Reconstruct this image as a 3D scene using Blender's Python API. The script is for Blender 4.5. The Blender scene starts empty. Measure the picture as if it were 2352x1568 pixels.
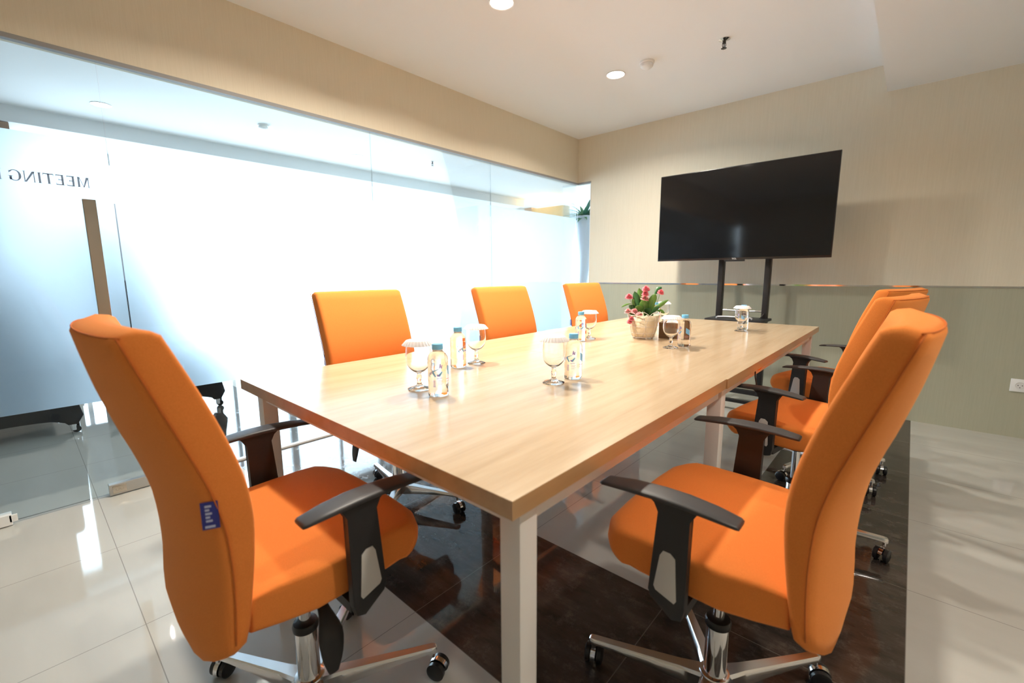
import bpy, bmesh, math, random
from mathutils import Vector, Matrix
R = math.radians
PI = math.pi
random.seed(7)
scene = bpy.context.scene
COL = scene.collection

# ------------------------------------------------------------------ camera
yaw, pitch, roll = R(41.9124), R(8.6535), R(-0.3066)
_f = Vector((-math.sin(yaw) * math.cos(pitch), math.cos(yaw) * math.cos(pitch), -math.sin(pitch)))
_r = Vector((math.cos(yaw), math.sin(yaw), 0)); _u = _r.cross(_f)
_r2 = math.cos(roll) * _r + math.sin(roll) * _u
_u2 = -math.sin(roll) * _r + math.cos(roll) * _u
cam_d = bpy.data.cameras.new('camera')
cam = bpy.data.objects.new('camera', cam_d); COL.objects.link(cam)
cam.matrix_world = Matrix(((_r2.x, _u2.x, -_f.x, .4143), (_r2.y, _u2.y, -_f.y, -.4606), (_r2.z, _u2.z, -_f.z, 1.0868), (0, 0, 0, 1)))
cam_d.sensor_width = 36; cam_d.lens = 1017.54 / 2352 * 36
cam_d.clip_start = .02
cam_d.dof.use_dof = True; cam_d.dof.focus_distance = 1.9; cam_d.dof.aperture_fstop = 3.2
scene.camera = cam

# ------------------------------------------------------------------ light
scene.view_settings.view_transform = 'Standard'
scene.view_settings.look = 'None'
scene.view_settings.gamma = 1
scene.view_settings.use_curve_mapping = False
scene.view_settings.exposure = 0.34
scene.cycles.max_bounces = 14; scene.cycles.transmission_bounces = 12; scene.cycles.transparent_max_bounces = 16; scene.cycles.glossy_bounces = 6; scene.cycles.diffuse_bounces = 6
W = bpy.data.worlds.new('sky'); scene.world = W; W.use_nodes = True
W.node_tree.nodes['Background'].inputs[0].default_value = (.72, .86, 1.0, 1)
W.node_tree.nodes['Background'].inputs[1].default_value = 9.0

LAMP_POWER = 26.0
LAMP_COLOR = (1.0, .925, .80)

# ------------------------------------------------------------------ materials
MATS = {}
def mat(name, color=(.8, .8, .8), rough=.5, metal=0, spec=.5, coat=0, trans=0, ior=1.45, alpha=1, emis=None, estr=0, sheen=0):
    if name in MATS: return MATS[name]
    m = bpy.data.materials.new(name); m.use_nodes = True
    b = m.node_tree.nodes['Principled BSDF']
    b.inputs['Base Color'].default_value = (*color, 1)
    b.inputs['Roughness'].default_value = rough
    b.inputs['Metallic'].default_value = metal
    b.inputs['Specular IOR Level'].default_value = spec
    b.inputs['Coat Weight'].default_value = coat
    b.inputs['Transmission Weight'].default_value = trans
    b.inputs['IOR'].default_value = ior
    b.inputs['Sheen Weight'].default_value = sheen
    if emis:
        b.inputs['Emission Color'].default_value = (*emis, 1); b.inputs['Emission Strength'].default_value = estr
    MATS[name] = m
    return m
def nodes(m): return m.node_tree.nodes, m.node_tree.links, m.node_tree.nodes['Principled BSDF']
def texcoord(m, scale=(1, 1, 1)):
    N, L, b = nodes(m)
    t = N.new('ShaderNodeTexCoord'); mp = N.new('ShaderNodeMapping'); mp.inputs['Scale'].default_value = scale
    L.new(t.outputs['Object'], mp.inputs['Vector']); return mp.outputs['Vector']
def noise(m, vec, scale, detail=4, rough=.6):
    N, L, b = nodes(m); n = N.new('ShaderNodeTexNoise'); n.inputs['Scale'].default_value = scale
    n.inputs['Detail'].default_value = detail; n.inputs['Roughness'].default_value = rough
    L.new(vec, n.inputs['Vector']); return n.outputs['Fac']
def ramp(m, fac, stops):
    N, L, b = nodes(m); r = N.new('ShaderNodeValToRGB'); e = r.color_ramp.elements
    e[0].position, e[0].color = stops[0][0], (*stops[0][1], 1)
    e[1].position, e[1].color = stops[-1][0], (*stops[-1][1], 1)
    for p, c in stops[1:-1]:
        x = e.new(p); x.color = (*c, 1)
    L.new(fac, r.inputs['Fac']); return r.outputs['Color']
def bump(m, h, strength, dist=.002):
    N, L, b = nodes(m); u = N.new('ShaderNodeBump'); u.inputs['Strength'].default_value = strength; u.inputs['Distance'].default_value = dist
    L.new(h, u.inputs['Height']); L.new(u.outputs['Normal'], b.inputs['Normal'])
def math_n(m, op, a, b_=None):
    N, L, b = nodes(m); n = N.new('ShaderNodeMath'); n.operation = op
    for i, v in enumerate((a, b_)):
        if v is None: continue
        if isinstance(v, (int, float)): n.inputs[i].default_value = v
        else: L.new(v, n.inputs[i])
    return n.outputs[0]
def mixc(m, fac, a, b_):
    N, L, b = nodes(m); n = N.new('ShaderNodeMix'); n.data_type = 'RGBA'
    L.new(fac, n.inputs['Factor'])
    for k, v in ((6, a), (7, b_)):
        if isinstance(v, tuple): n.inputs[k].default_value = (*v, 1)
        else: L.new(v, n.inputs[k])
    return n.outputs[2]

def wallpaper(name, c1, c2, bstr=.25):
    m = mat(name, c1, .75, spec=.25); N, L, b = nodes(m)
    v = texcoord(m, (160, 160, 5)); f = noise(m, v, 1.0, 3, .7)
    L.new(ramp(m, f, [(.3, c1), (.7, c2)]), b.inputs['Base Color']); bump(m, f, bstr, .001); return m
M_wall = wallpaper('woven_wallpaper', (.705, .64, .51), (.745, .68, .55))
M_wains = wallpaper('wainscot_laminate', (.405, .40, .305), (.435, .43, .33), .05)
MATS['wainscot_laminate'].node_tree.nodes['Principled BSDF'].inputs['Roughness'].default_value = .35
M_ceil = mat('ceiling_paint', (.82, .825, .82), .85, spec=.2)
M_corrwall = mat('corridor_paint', (.74, .76, .77), .8, spec=.2)

def floor_mat():
    m = mat('polished_tiles', (.6, .6, .6), .06, spec=.6); N, L, b = nodes(m)
    t = N.new('ShaderNodeTexCoord'); s = N.new('ShaderNodeSeparateXYZ'); L.new(t.outputs['Object'], s.inputs[0])
    X, Y = s.outputs[0], s.outputs[1]
    P = .5955
    def joint(c, off):
        a = math_n(m, 'ADD', c, 100 * P - off); a = math_n(m, 'MODULO', a, P)
        a = math_n(m, 'SUBTRACT', a, P / 2); a = math_n(m, 'ABSOLUTE', a)
        return math_n(m, 'GREATER_THAN', a, P / 2 - .0013)
    jn = math_n(m, 'MAXIMUM', joint(X, .502), joint(Y, .290))
    def band(c, lo, hi): return math_n(m, 'MULTIPLY', math_n(m, 'GREATER_THAN', c, lo), math_n(m, 'LESS_THAN', c, hi))
    d1 = math_n(m, 'MULTIPLY', band(Y, .290, .8855), math_n(m, 'LESS_THAN', X, .502))
    d2 = math_n(m, 'MULTIPLY', band(X, -.0935, .502), math_n(m, 'GREATER_THAN', Y, .290))
    dark = math_n(m, 'MAXIMUM', d1, d2)
    v = texcoord(m, (1, 1, 1)); vs = texcoord(m, (.7, 3.2, 1))
    lightc = ramp(m, noise(m, vs, 1.6, 5, .55), [(.3, (.45, .44, .405)), (.55, (.485, .475, .44)), (.75, (.515, .505, .47))])
    n1 = noise(m, v, 14, 10, .82)
    vd = texcoord(m, (3.0, 9.0, 1)); n2 = noise(m, vd, 1.4, 6, .7)
    darkc = ramp(m, n2, [(.3, (.020, .016, .014)), (.55, (.055, .042, .035)), (.8, (.12, .095, .078))])
    worn = ramp(m, n1, [(.52, (0, 0, 0)), (.66, (1, 1, 1))])
    darkc = mixc(m, math_n(m, 'MULTIPLY', worn, .35), darkc, (.20, .17, .145))
    base = mixc(m, dark, lightc, darkc)
    jf = math_n(m, 'MULTIPLY', jn, .75)
    jc = mixc(m, dark, (.20, .19, .175), (.16, .145, .13))
    L.new(mixc(m, jf, base, jc), b.inputs['Base Color'])
    rr = math_n(m, 'MULTIPLY', worn, .16); rr = math_n(m, 'MULTIPLY', rr, dark); rr = math_n(m, 'ADD', rr, .045)
    L.new(rr, b.inputs['Roughness'])
    return m
M_floor = floor_mat()

def wood(name, c1, c2, c3, rough=.3, coat=.35, sc=(22, 1.6, 22)):
    m = mat(name, c2, rough, coat=coat); N, L, b = nodes(m)
    b.inputs['Coat Roughness'].default_value = .14
    v = texcoord(m, sc); f = noise(m, v, 1.0, 6, .62)
    L.new(ramp(m, f, [(.2, c1), (.5, c2), (.8, c3)]), b.inputs['Base Color']); return m
M_oak = wood('light_oak_laminate', (.50, .345, .20), (.615, .45, .285), (.69, .53, .355), .24)
M_edge = wood('oak_edge_band', (.36, .205, .085), (.45, .27, .125), (.52, .33, .165), .35)
M_box = wood('brown_wood_box', (.11, .055, .022), (.15, .08, .035), (.20, .11, .05), .45, 0, (10, 2, 60))
M_cornice = wood('honey_wood', (.55, .36, .12), (.62, .42, .17), (.7, .5, .22), .5, 0)
M_brown = wood('brown_wood', (.24, .16, .11), (.3, .2, .14), (.36, .25, .18), .5, 0)

def fabric():
    m = mat('orange_woven_fabric', (.86, .215, .018), .85, spec=.15, sheen=.25); N, L, b = nodes(m)
    b.inputs['Sheen Tint'].default_value = (1, .55, .25, 1)
    v = texcoord(m, (1, 1, 1)); f = noise(m, v, 900, 2, .6)
    big = noise(m, v, 7, 3, .5)
    c = ramp(m, f, [(.3, (.75, .210, .040)), (.7, (.88, .275, .060))])
    L.new(c, b.inputs['Base Color']); bump(m, f, .22, .0006); return m
M_orange = fabric()
M_seam = mat('orange_seam', (.60, .09, .01), .9)
M_black = mat('black_plastic', (.022, .021, .022), .48)
M_pad = mat('dark_armpad', (.045, .043, .045), .42)
M_grey = mat('light_grey_insert', (.58, .57, .55), .35)
M_chrome = mat('chrome', (.78, .78, .80), .07, metal=1)
M_alu = mat('polished_aluminium', (.70, .69, .70), .16, metal=1)
M_brushed = mat('brushed_steel', (.55, .53, .50), .3, metal=1)
M_wheel = mat('black_wheel', (.015, .015, .017), .3)
M_navy = mat('navy_tag', (.03, .035, .22), .6)
M_tagmark = mat('tag_marks', (.45, .47, .65), .6)
M_whitemetal = mat('white_powder_coat', (.76, .73, .70), .35)
M_white = mat('white_plastic', (.82, .82, .81), .35)
M_paper = mat('white_pleated_paper', (.88, .86, .87), .8)
M_cap = mat('blue_cap', (.20, .60, 1.0), .45)
M_tv = mat('tv_screen', (.006, .006, .007), .07, spec=.6)
M_tvframe = mat('tv_bezel', (.015, .015, .016), .3)
M_stand = mat('black_powder_coat', (.018, .018, .02), .45)
M_hole = mat('dark_hole', (.02, .02, .02), .8)
M_green = mat('leaf_green', (.15, .33, .075), .45)
M_green2 = mat('dark_leaf_green', (.045, .16, .05), .45)
M_stem = mat('stem_green', (.20, .30, .12), .6)
M_pink = mat('pink_petals', (.88, .22, .27), .7)
M_pink2 = mat('pale_pink_petals', (.90, .40, .40), .7)
M_wire = mat('white_wire', (.85, .80, .76), .4)
M_label1 = mat('label_blue_print', (.22, .58, 1.0), .5)
M_label2 = mat('label_purple_print', (.42, .36, .95), .5)
M_label3 = mat('label_red_print', (.95, .42, .50), .5)
M_label4 = mat('label_pale_print', (.80, .78, 1.0), .5)
M_letters = mat('door_lettering', (.34, .42, .56), .6)
M_lamp = mat('lamp_diffuser', (1, 1, 1), .5, emis=(1.0, .93, .84), estr=9)
M_corrlamp = mat('corridor_lamp_diffuser', (1, 1, 1), .5, emis=(1.0, .97, .94), estr=30)
M_winframe = mat('window_frame_white', (.75, .76, .77), .4)
M_soil = mat('potting_soil', (.05, .035, .025), .9)
M_vase = mat('white_glazed_vase', (.50, .53, .60), .25)
M_couch = mat('black_leather', (.014, .015, .018), .35)
M_orangeclip = mat('orange_clip', (.9, .22, .02), .5)
def burlap():
    m = mat('cream_lining', (.75, .62, .42), .85); N, L, b = nodes(m)
    v = texcoord(m, (1, 1, 1)); f = noise(m, v, 18, 4, .6)
    L.new(ramp(m, f, [(.3, (.70, .56, .36)), (.7, (.86, .76, .58))]), b.inputs['Base Color'])
    bump(m, f, .6, .006); return m
M_lining = burlap()

def glass_mix(name, tint, refl=1.0, rough=0.0, ior=1.5):
    m = bpy.data.materials.new(name); m.use_nodes = True; N = m.node_tree.nodes; L = m.node_tree.links
    N.remove(N['Principled BSDF']); o = N['Material Output']
    t = N.new('ShaderNodeBsdfTransparent'); t.inputs[0].default_value = (*tint, 1)
    g = N.new('ShaderNodeBsdfGlossy'); g.inputs['Roughness'].default_value = rough
    fr = N.new('ShaderNodeFresnel'); fr.inputs['IOR'].default_value = ior
    mu = N.new('ShaderNodeMath'); mu.operation = 'MULTIPLY'; mu.inputs[1].default_value = refl
    L.new(fr.outputs[0], mu.inputs[0])
    x = N.new('ShaderNodeMixShader'); L.new(mu.outputs[0], x.inputs[0]); L.new(t.outputs[0], x.inputs[1]); L.new(g.outputs[0], x.inputs[2])
    L.new(x.outputs[0], o.inputs[0]); return m
M_pane = glass_mix('partition_glass', (.955, .985, .99), .55)
def real_glass(name, color=(1, 1, 1), ior=1.45, rough=0):
    m = bpy.data.materials.new(name); m.use_nodes = True; N = m.node_tree.nodes; L = m.node_tree.links
    N.remove(N['Principled BSDF']); o = N['Material Output']
    g = N.new('ShaderNodeBsdfGlass'); g.inputs['Color'].default_value = (*color, 1); g.inputs['IOR'].default_value = ior; g.inputs['Roughness'].default_value = rough
    L.new(g.outputs[0], o.inputs[0]); return m
M_goblet = real_glass('goblet_glass', (1, 1, 1), 1.45)
M_bottle = real_glass('water_bottle_clear', (1, 1, 1), 1.33)
def film():
    m = bpy.data.materials.new('frosted_film'); m.use_nodes = True; N = m.node_tree.nodes; L = m.node_tree.links
    N.remove(N['Principled BSDF']); o = N['Material Output']
    t = N.new('ShaderNodeBsdfTranslucent'); t.inputs[0].default_value = (.66, .80, .93, 1)
    d = N.new('ShaderNodeBsdfDiffuse'); d.inputs[0].default_value = (.75, .82, .88, 1)
    x = N.new('ShaderNodeMixShader'); x.inputs[0].default_value = .30
    L.new(t.outputs[0], x.inputs[1]); L.new(d.outputs[0], x.inputs[2])
    r = N.new('ShaderNodeBsdfRefraction'); r.inputs['IOR'].default_value = 1.18; r.inputs['Roughness'].default_value = .75; r.inputs[0].default_value = (.93, .97, 1, 1)
    y = N.new('ShaderNodeMixShader'); y.inputs[0].default_value = .74
    L.new(x.outputs[0], y.inputs[1]); L.new(r.outputs[0], y.inputs[2])
    L.new(y.outputs[0], o.inputs[0]); return m
M_film = film()

# ------------------------------------------------------------------ mesh helpers
def link(name, bm, mats, parent=None, smooth=False, loc=None, recalc=True):
    if recalc: bmesh.ops.recalc_face_normals(bm, faces=bm.faces[:])
    me = bpy.data.meshes.new(name); bm.to_mesh(me); bm.free()
    if not isinstance(mats, (list, tuple)): mats = [mats]
    for m in mats: me.materials.append(m)
    o = bpy.data.objects.new(name, me); COL.objects.link(o)
    if parent: o.parent = parent
    if loc: o.location = loc
    if smooth:
        for p in me.polygons: p.use_smooth = True
        if smooth != 'all':
            import math as _m
            me.set_sharp_from_angle(angle=R(38))
    return o
def box(bm, x0, x1, y0, y1, z0, z1, mi=0, bevel=0):
    vs = [bm.verts.new((x, y, z)) for z in (z0, z1) for x, y in ((x0, y0), (x1, y0), (x1, y1), (x0, y1))]
    fs = [(3, 2, 1, 0), (4, 5, 6, 7), (0, 1, 5, 4), (1, 2, 6, 5), (2, 3, 7, 6), (3, 0, 4, 7)]
    F = [bm.faces.new([vs[i] for i in f]) for f in fs]
    for f in F: f.material_index = mi
    if bevel:
        es = list({e for f in F for e in f.edges})
        bmesh.ops.bevel(bm, geom=es, offset=bevel, segments=2, profile=.5, affect='EDGES')
    return F
def boxobj(name, dims, m, parent=None, bevel=0):
    bm = bmesh.new(); box(bm, *dims, bevel=bevel); return link(name, bm, m, parent, smooth=bool(bevel))
def lathe(bm, prof, n=32, c=(0, 0, 0), mi=0, cap0=True, cap1=True, rf=None):
    rings = []
    for (r, z) in prof:
        ring = []
        for k in range(n):
            a = 2 * PI * k / n; rr = r * (rf(a, z) if rf else 1)
            ring.append(bm.verts.new((c[0] + rr * math.cos(a), c[1] + rr * math.sin(a), c[2] + z)))
        rings.append(ring)
    for a, b in zip(rings, rings[1:]):
        for k in range(n):
            f = bm.faces.new((a[k], a[(k + 1) % n], b[(k + 1) % n], b[k])); f.material_index = mi
    if cap0: bm.faces.new(rings[0][::-1]).material_index = mi
    if cap1: bm.faces.new(rings[-1]).material_index = mi
def tube(bm, pts, r, n=10, mi=0, closed=False):
    pts = [Vector(p) for p in pts]; rs = r if isinstance(r, (list, tuple)) else [r] * len(pts)
    rings = []; prev = None
    for i, p in enumerate(pts):
        if closed: t = pts[(i + 1) % len(pts)] - pts[i - 1]
        else: t = pts[min(i + 1, len(pts) - 1)] - pts[max(i - 1, 0)]
        t.normalize()
        if prev is None:
            a = Vector((0, 0, 1)) if abs(t.z) < .9 else Vector((1, 0, 0))
            s = t.cross(a).normalized()
        else:
            s = (prev - t * prev.dot(t)).normalized()
        prev = s; q = t.cross(s)
        rings.append([bm.verts.new(p + rs[i] * (math.cos(2 * PI * k / n) * s + math.sin(2 * PI * k / n) * q)) for k in range(n)])
    pairs = list(zip(rings, rings[1:])) + ([(rings[-1], rings[0])] if closed else [])
    for a, b in pairs:
        for k in range(n):
            bm.faces.new((a[k], a[(k + 1) % n], b[(k + 1) % n], b[k])).material_index = mi
    if not closed:
        bm.faces.new(rings[0][::-1]).material_index = mi; bm.faces.new(rings[-1]).material_index = mi
def prism(bm, poly, ax, a0, a1, mi=0, bevel=0):
    """poly: 2-D points; ax: axis of extrusion. x -> (y,z); y -> (x,z); z -> (x,y)"""
    def P(p, a):
        return {'x': (a, p[0], p[1]), 'y': (p[0], a, p[1]), 'z': (p[0], p[1], a)}[ax]
    A = [bm.verts.new(P(p, a0)) for p in poly]; B = [bm.verts.new(P(p, a1)) for p in poly]
    F = [bm.faces.new(A[::-1]), bm.faces.new(B)]; n = len(poly)
    for i in range(n): F.append(bm.faces.new((A[i], A[(i + 1) % n], B[(i + 1) % n], B[i])))
    for f in F: f.material_index = mi
    if bevel:
        es = list({e for f in F[:2] for e in f.edges})
        bmesh.ops.bevel(bm, geom=es, offset=bevel, segments=2, profile=.5, affect='EDGES')
def loft(bm, rings, mi=0, cap=True, ladder=None):
    V = [[bm.verts.new(p) for p in r] for r in rings]; n = len(V[0])
    for a, b in zip(V, V[1:]):
        for k in range(n): bm.faces.new((a[k], a[(k + 1) % n], b[(k + 1) % n], b[k])).material_index = mi
    if ladder is not None:
        for r in (V[0], V[-1]):
            k, j = 0, ladder
            while j - k > 2:
                bm.faces.new((r[k], r[k + 1], r[j - 1], r[j])); k += 1; j -= 1
            if j - k == 2: bm.faces.new((r[k], r[k + 1], r[j]))
            if ladder == n - 2: bm.faces.new((r[ladder], r[ladder + 1], r[0]))
    elif cap:
        for r in (V[0], V[-1]):
            c = bm.verts.new(sum((v.co for v in r), Vector()) / n)
            for k in range(n): bm.faces.new((r[k], r[(k + 1) % n], c)).material_index = mi
    return V
def catmull(pts, per=6):
    out = []; n = len(pts)
    for i in range(n - 1):
        p0, p1, p2, p3 = pts[max(i - 1, 0)], pts[i], pts[i + 1], pts[min(i + 2, n - 1)]
        for k in range(per):
            t = k / per
            out.append(tuple(.5 * ((2 * b) + (-a + c) * t + (2 * a - 5 * b + 4 * c - d) * t * t + (-a + 3 * b - 3 * c + d) * t ** 3) for a, b, c, d in zip(p0, p1, p2, p3)))
    out.append(tuple(pts[-1])); return out
def lerp_tab(tab, x):
    if x <= tab[0][0]: return tab[0][1]
    for (a, va), (b, vb) in zip(tab, tab[1:]):
        if x <= b:
            t = (x - a) / (b - a); return va + (vb - va) * t
    return tab[-1][1]
def thing(name, label, cat, loc=(0, 0, 0), rz=0, group=None):
    o = bpy.data.objects.new(name, None); COL.objects.link(o); o.empty_display_size = .1
    o.location = loc; o.rotation_euler = (0, 0, rz); o['label'] = label; o['category'] = cat
    if group: o['group'] = group
    return o
def tag(o, label=None, cat=None, group=None, kind=None):
    if label: o['label'] = label
    if cat: o['category'] = cat
    if group: o['group'] = group
    if kind: o['kind'] = kind
    return o
def struct(name, label, loc=(0, 0, 0)):
    o = bpy.data.objects.new(name, None); COL.objects.link(o); o.location = loc; o['kind'] = 'structure'; o['label'] = label; return o
def sbox(name, dims, m, label=None, parent=None):
    o = boxobj(name, dims, m, parent)
    if not parent: o['kind'] = 'structure'
    if label: o['label'] = label
    return o
def copy_tree(o, parent=None):
    c = o.copy(); COL.objects.link(c)
    if parent: c.parent = parent
    for ch in list(o.children): copy_tree(ch, c)
    return c

# ------------------------------------------------------------------ setting
H = 2.538; XG = -2.457; YF = 3.847; XR = 2.3; YB = -3.2; HB = 2.075; XS = .150; HS = 2.354
XW = -6.25; XC = -5.48; YE = 6.5
# floor: one polished tile plane for room and corridor
bm = bmesh.new(); box(bm, XW - .3, XR + .1, YB - .1, 10.1, -.1, 0)
link('floor', bm, M_floor)['kind'] = 'structure'
# ceiling (room + corridor share the level), soffit over the right side
sbox('ceiling', (XC, XR + .1, YB - .1, 10.1, H, H + .1), M_ceil)
sbox('trim_1', (XS, XR, YB, YF, HS, H), M_ceil, 'dropped ceiling bulkhead over the right side of the room')
sbox('trim_2', (XC - 1.2, XC, YB - .1, YE, 2.40, H + .1), M_corrwall, 'dropped bulkhead over the corridor windows')
sbox('ceiling_corridor', (XC - 1.2, XC, YE, 10.1, H, H + .1), M_ceil, 'corridor ceiling beyond the bulkhead')
sbox('wall_window_top', (XW - .2, XW, YE, 10.0, 2.42, H), M_corrwall)
# far wall: wallpaper above, laminate below, chrome strip between; starts right of the glass corner
XE = -2.287
wall = struct('wall_far', 'beige wallpaper above a grey green lower panel behind the television')
bm = bmesh.new(); box(bm, XE, XR, YF, YF + .12, .990, H); box(bm, XG, XE, YF, YF + .12, HB, H)
link('upper_panel', bm, M_wall, wall)
boxobj('lower_panel', (XE, XR, YF, YF + .12, 0, .978), M_wains, wall)
boxobj('chrome_strip', (XE, XR, YF - .003, YF + .12, .978, .990), M_chrome, wall)
sbox('wall_right', (XR, XR + .12, YB, YF, 0, H), M_wall)
sbox('wall_back', (XG, XR, YB - .12, YB, 0, H), M_wall)
# beam over the glass partition
sbox('wall_left', (XG - .10, XG, YB, YF + .12, HB, H), M_wall, 'tan wallpapered beam above the glass partition')
M_channel = mat('matte_grey_channel', (.30, .30, .30), .6)
sbox('trim_3', (XG - .030, XG + .003, YB, YF, HB - .016, HB + .003), M_channel, 'slim grey channel under the beam holding the glass')
sbox('trim_4', (XG, XE, YF - .004, YF + .03, HB - .016, HB + .003), M_channel, 'short grey channel above the corner glass slot')
# partition panes
GX0, GX1 = XG - .018, XG - .006
FT, FB = 1.70, .485
def pane(name, label, y0, y1, filmed=True, z0=.004):
    p = boxobj(name, (GX0, GX1, y0, y1, z0, HB - .014), M_pane); p['kind'] = 'structure'; p['label'] = label
    if filmed:
        f = boxobj('frosted_film', (GX0 - .0012, GX0 - .0004, y0 + .0012, y1 - .0012, FB, FT), M_film, p); f['label'] = 'white frosted privacy film'
    return p
J = [-.093, 1.296, 2.476, YF]
pane('window_1', 'clear glass partition pane right of the door with frosted film', J[0] + .0015, J[1] - .0015)
pane('window_2', 'middle glass partition pane with frosted film', J[1] + .0015, J[2] - .0015)
pane('window_3', 'far glass partition pane with frosted film', J[2] + .0015, J[3])
pane('window_4', 'glass partition pane left of the door', YB, -1.10)
p5 = boxobj('window_5', (GX1, XE, YF + .004, YF + .016, .004, HB - .014), M_pane); p5['kind'] = 'structure'; p5['label'] = 'narrow clear glass slot in the far corner'
sbox('trim_5', (XG - .03, XG + .0, J[0], YF, 0, .010), M_winframe, 'low metal channel under the glass partition')
sbox('trim_6', (XE - .006, XE, YF - .002, YF + .11, 0, HB), M_white, 'pale edge of the far wall beside the glass slot')
# door
door = pane('door_1', 'frosted glass door with long metal handle and mirrored lettering', -1.093, J[0] - .0015, True, .012)
bm = bmesh.new(); box(bm, XG + .035, XG + .055, -.212, -.166, .60, 1.432, bevel=.002)
M_handle = mat('handle_metal', (.45, .38, .33), .16, metal=1)
hd = link('handle', bm, M_handle, door); hd['label'] = 'tall flat brown metal handle'
bm = bmesh.new()
for z in (.72, 1.32):
    tube(bm, [(GX1, -.189, z), (XG + .036, -.189, z)], .009, 12)
link('handle_mount', bm, M_chrome, hd, smooth=True)
bm = bmesh.new(); box(bm, GX0 - .012, GX1 + .012, -.262, -.100, .006, .060, bevel=.0015)
pl = link('patch_lock', bm, M_brushed, door); pl['label'] = 'brushed metal lock patch at the bottom of the door'
bm = bmesh.new(); box(bm, GX1 + .012, GX1 + .015, -.250, -.197, .014, .052, bevel=.001)
lathe_tmp = [(0.0065, 0), (.0065, .003)]
for yy in (-.232, -.215):
    ring = [(GX1 + .015, yy + .006 * math.cos(a * PI / 8), .033 + .006 * math.sin(a * PI / 8)) for a in range(16)]
    tube(bm, ring, .0012, 6, closed=True)
link('key_plate', bm, mat('warm_steel', (.62, .55, .47), .25, metal=1), pl, smooth=True)
bm = bmesh.new(); box(bm, GX0 - .014, GX1 + .022, -.80, -.585, .004, .052, bevel=.0015); box(bm, GX1 + .012, GX1 + .022, -.592, -.568, .018, .048)
link('hinge_patch', bm, M_white, door)

# serif lettering, read from the corridor side: runs towards -y, seen mirrored from the room
def letters(bm, text, cap, y0, z0, x0, x1):
    TH, TN, SR = .17, .075, .07
    def quad(a, b, c, d):
        pts = [(y0 - .92 * cap * (pen + p[0]), z0 + cap * p[1]) for p in (a, b, c, d)]
        prism(bm, pts, 'x', x0, x1)
    def rect(a0, a1, b0, b1): quad((a0, b0), (a1, b0), (a1, b1), (a0, b1))
    def stem(a, w, b0=0, b1=1):
        rect(a, a + w, b0, b1)
        if b0 == 0: rect(a - SR, a + w + SR, 0, .035)
        if b1 == 1: rect(a - SR, a + w + SR, .965, 1)
    def arc(cx, cy, rx, ry, t0, t1, thick):
        n = 20
        for k in range(n):
            q = []
            for t in (t0 + (t1 - t0) * k / n, t0 + (t1 - t0) * (k + 1) / n):
                th = thick(t); c, s = math.cos(t), math.sin(t)
                q.append(((cx + rx * c, cy + ry * s), (cx + (rx - th) * c, cy + (ry - min(th, .05 + th * .2)) * s)))
            quad(q[0][0], q[1][0], q[1][1], q[0][1])
    fat = lambda t: TN + (TH + .02 - TN) * abs(math.cos(t)) ** 1.4
    pen = 0
    for ch in text:
        if ch == 'M':
            stem(.10, TN); stem(.84, TH); quad((.10, 1), (.30, 1), (.60, 0), (.50, 0)); quad((.50, 0), (.55, 0), (.90, 1), (.84, 1)); adv = 1.18
        elif ch == 'E':
            stem(.10, TH); rect(.2, .68, .91, 1); rect(.2, .70, 0, .09); rect(.2, .5, .47, .55); rect(.64, .68, .8, 1); rect(.67, .71, 0, .22); rect(.47, .50, .40, .62); adv = .84
        elif ch == 'T':
            stem(.32, TH, 0, .99); rect(.02, .80, .91, 1); rect(.0, .04, .78, 1); rect(.78, .82, .78, 1); adv = .90
        elif ch == 'I':
            stem(.10, TH); adv = .44
        elif ch == 'N':
            stem(.10, TN); stem(.80, TN); quad((.06, 1), (.26, 1), (.85, 0), (.72, 0)); adv = 1.02
        elif ch == 'G':
            arc(.52, .5, .48, .52, R(35), R(330), fat); rect(.72, .72 + TH, 0.06, .42); rect(.64, .98, .40, .44); rect(.86, .90, .70, .92); adv = 1.08
        elif ch == 'R':
            stem(.10, TH); arc(.42, .74, .34, .26, R(-90), R(90), fat); rect(.2, .44, .93, 1); rect(.2, .44, .47, .53); quad((.40, .5), (.56, .5), (.94, 0), (.74, 0)); rect(.74, 1.0, 0, .035); adv = 1.02
        elif ch == 'O':
            arc(.50, .5, .48, .52, 0, 2 * PI, fat); adv = 1.06
        else: adv = .30
        pen += adv
bm = bmesh.new(); letters(bm, 'MEETING ROOM', .0445, -.170, 1.492, GX0 - .0003, GX0 + .0003)
lt = link('lettering', bm, M_letters, door); lt['label'] = 'mirrored grey blue serif words MEETING ROOM'

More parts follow.
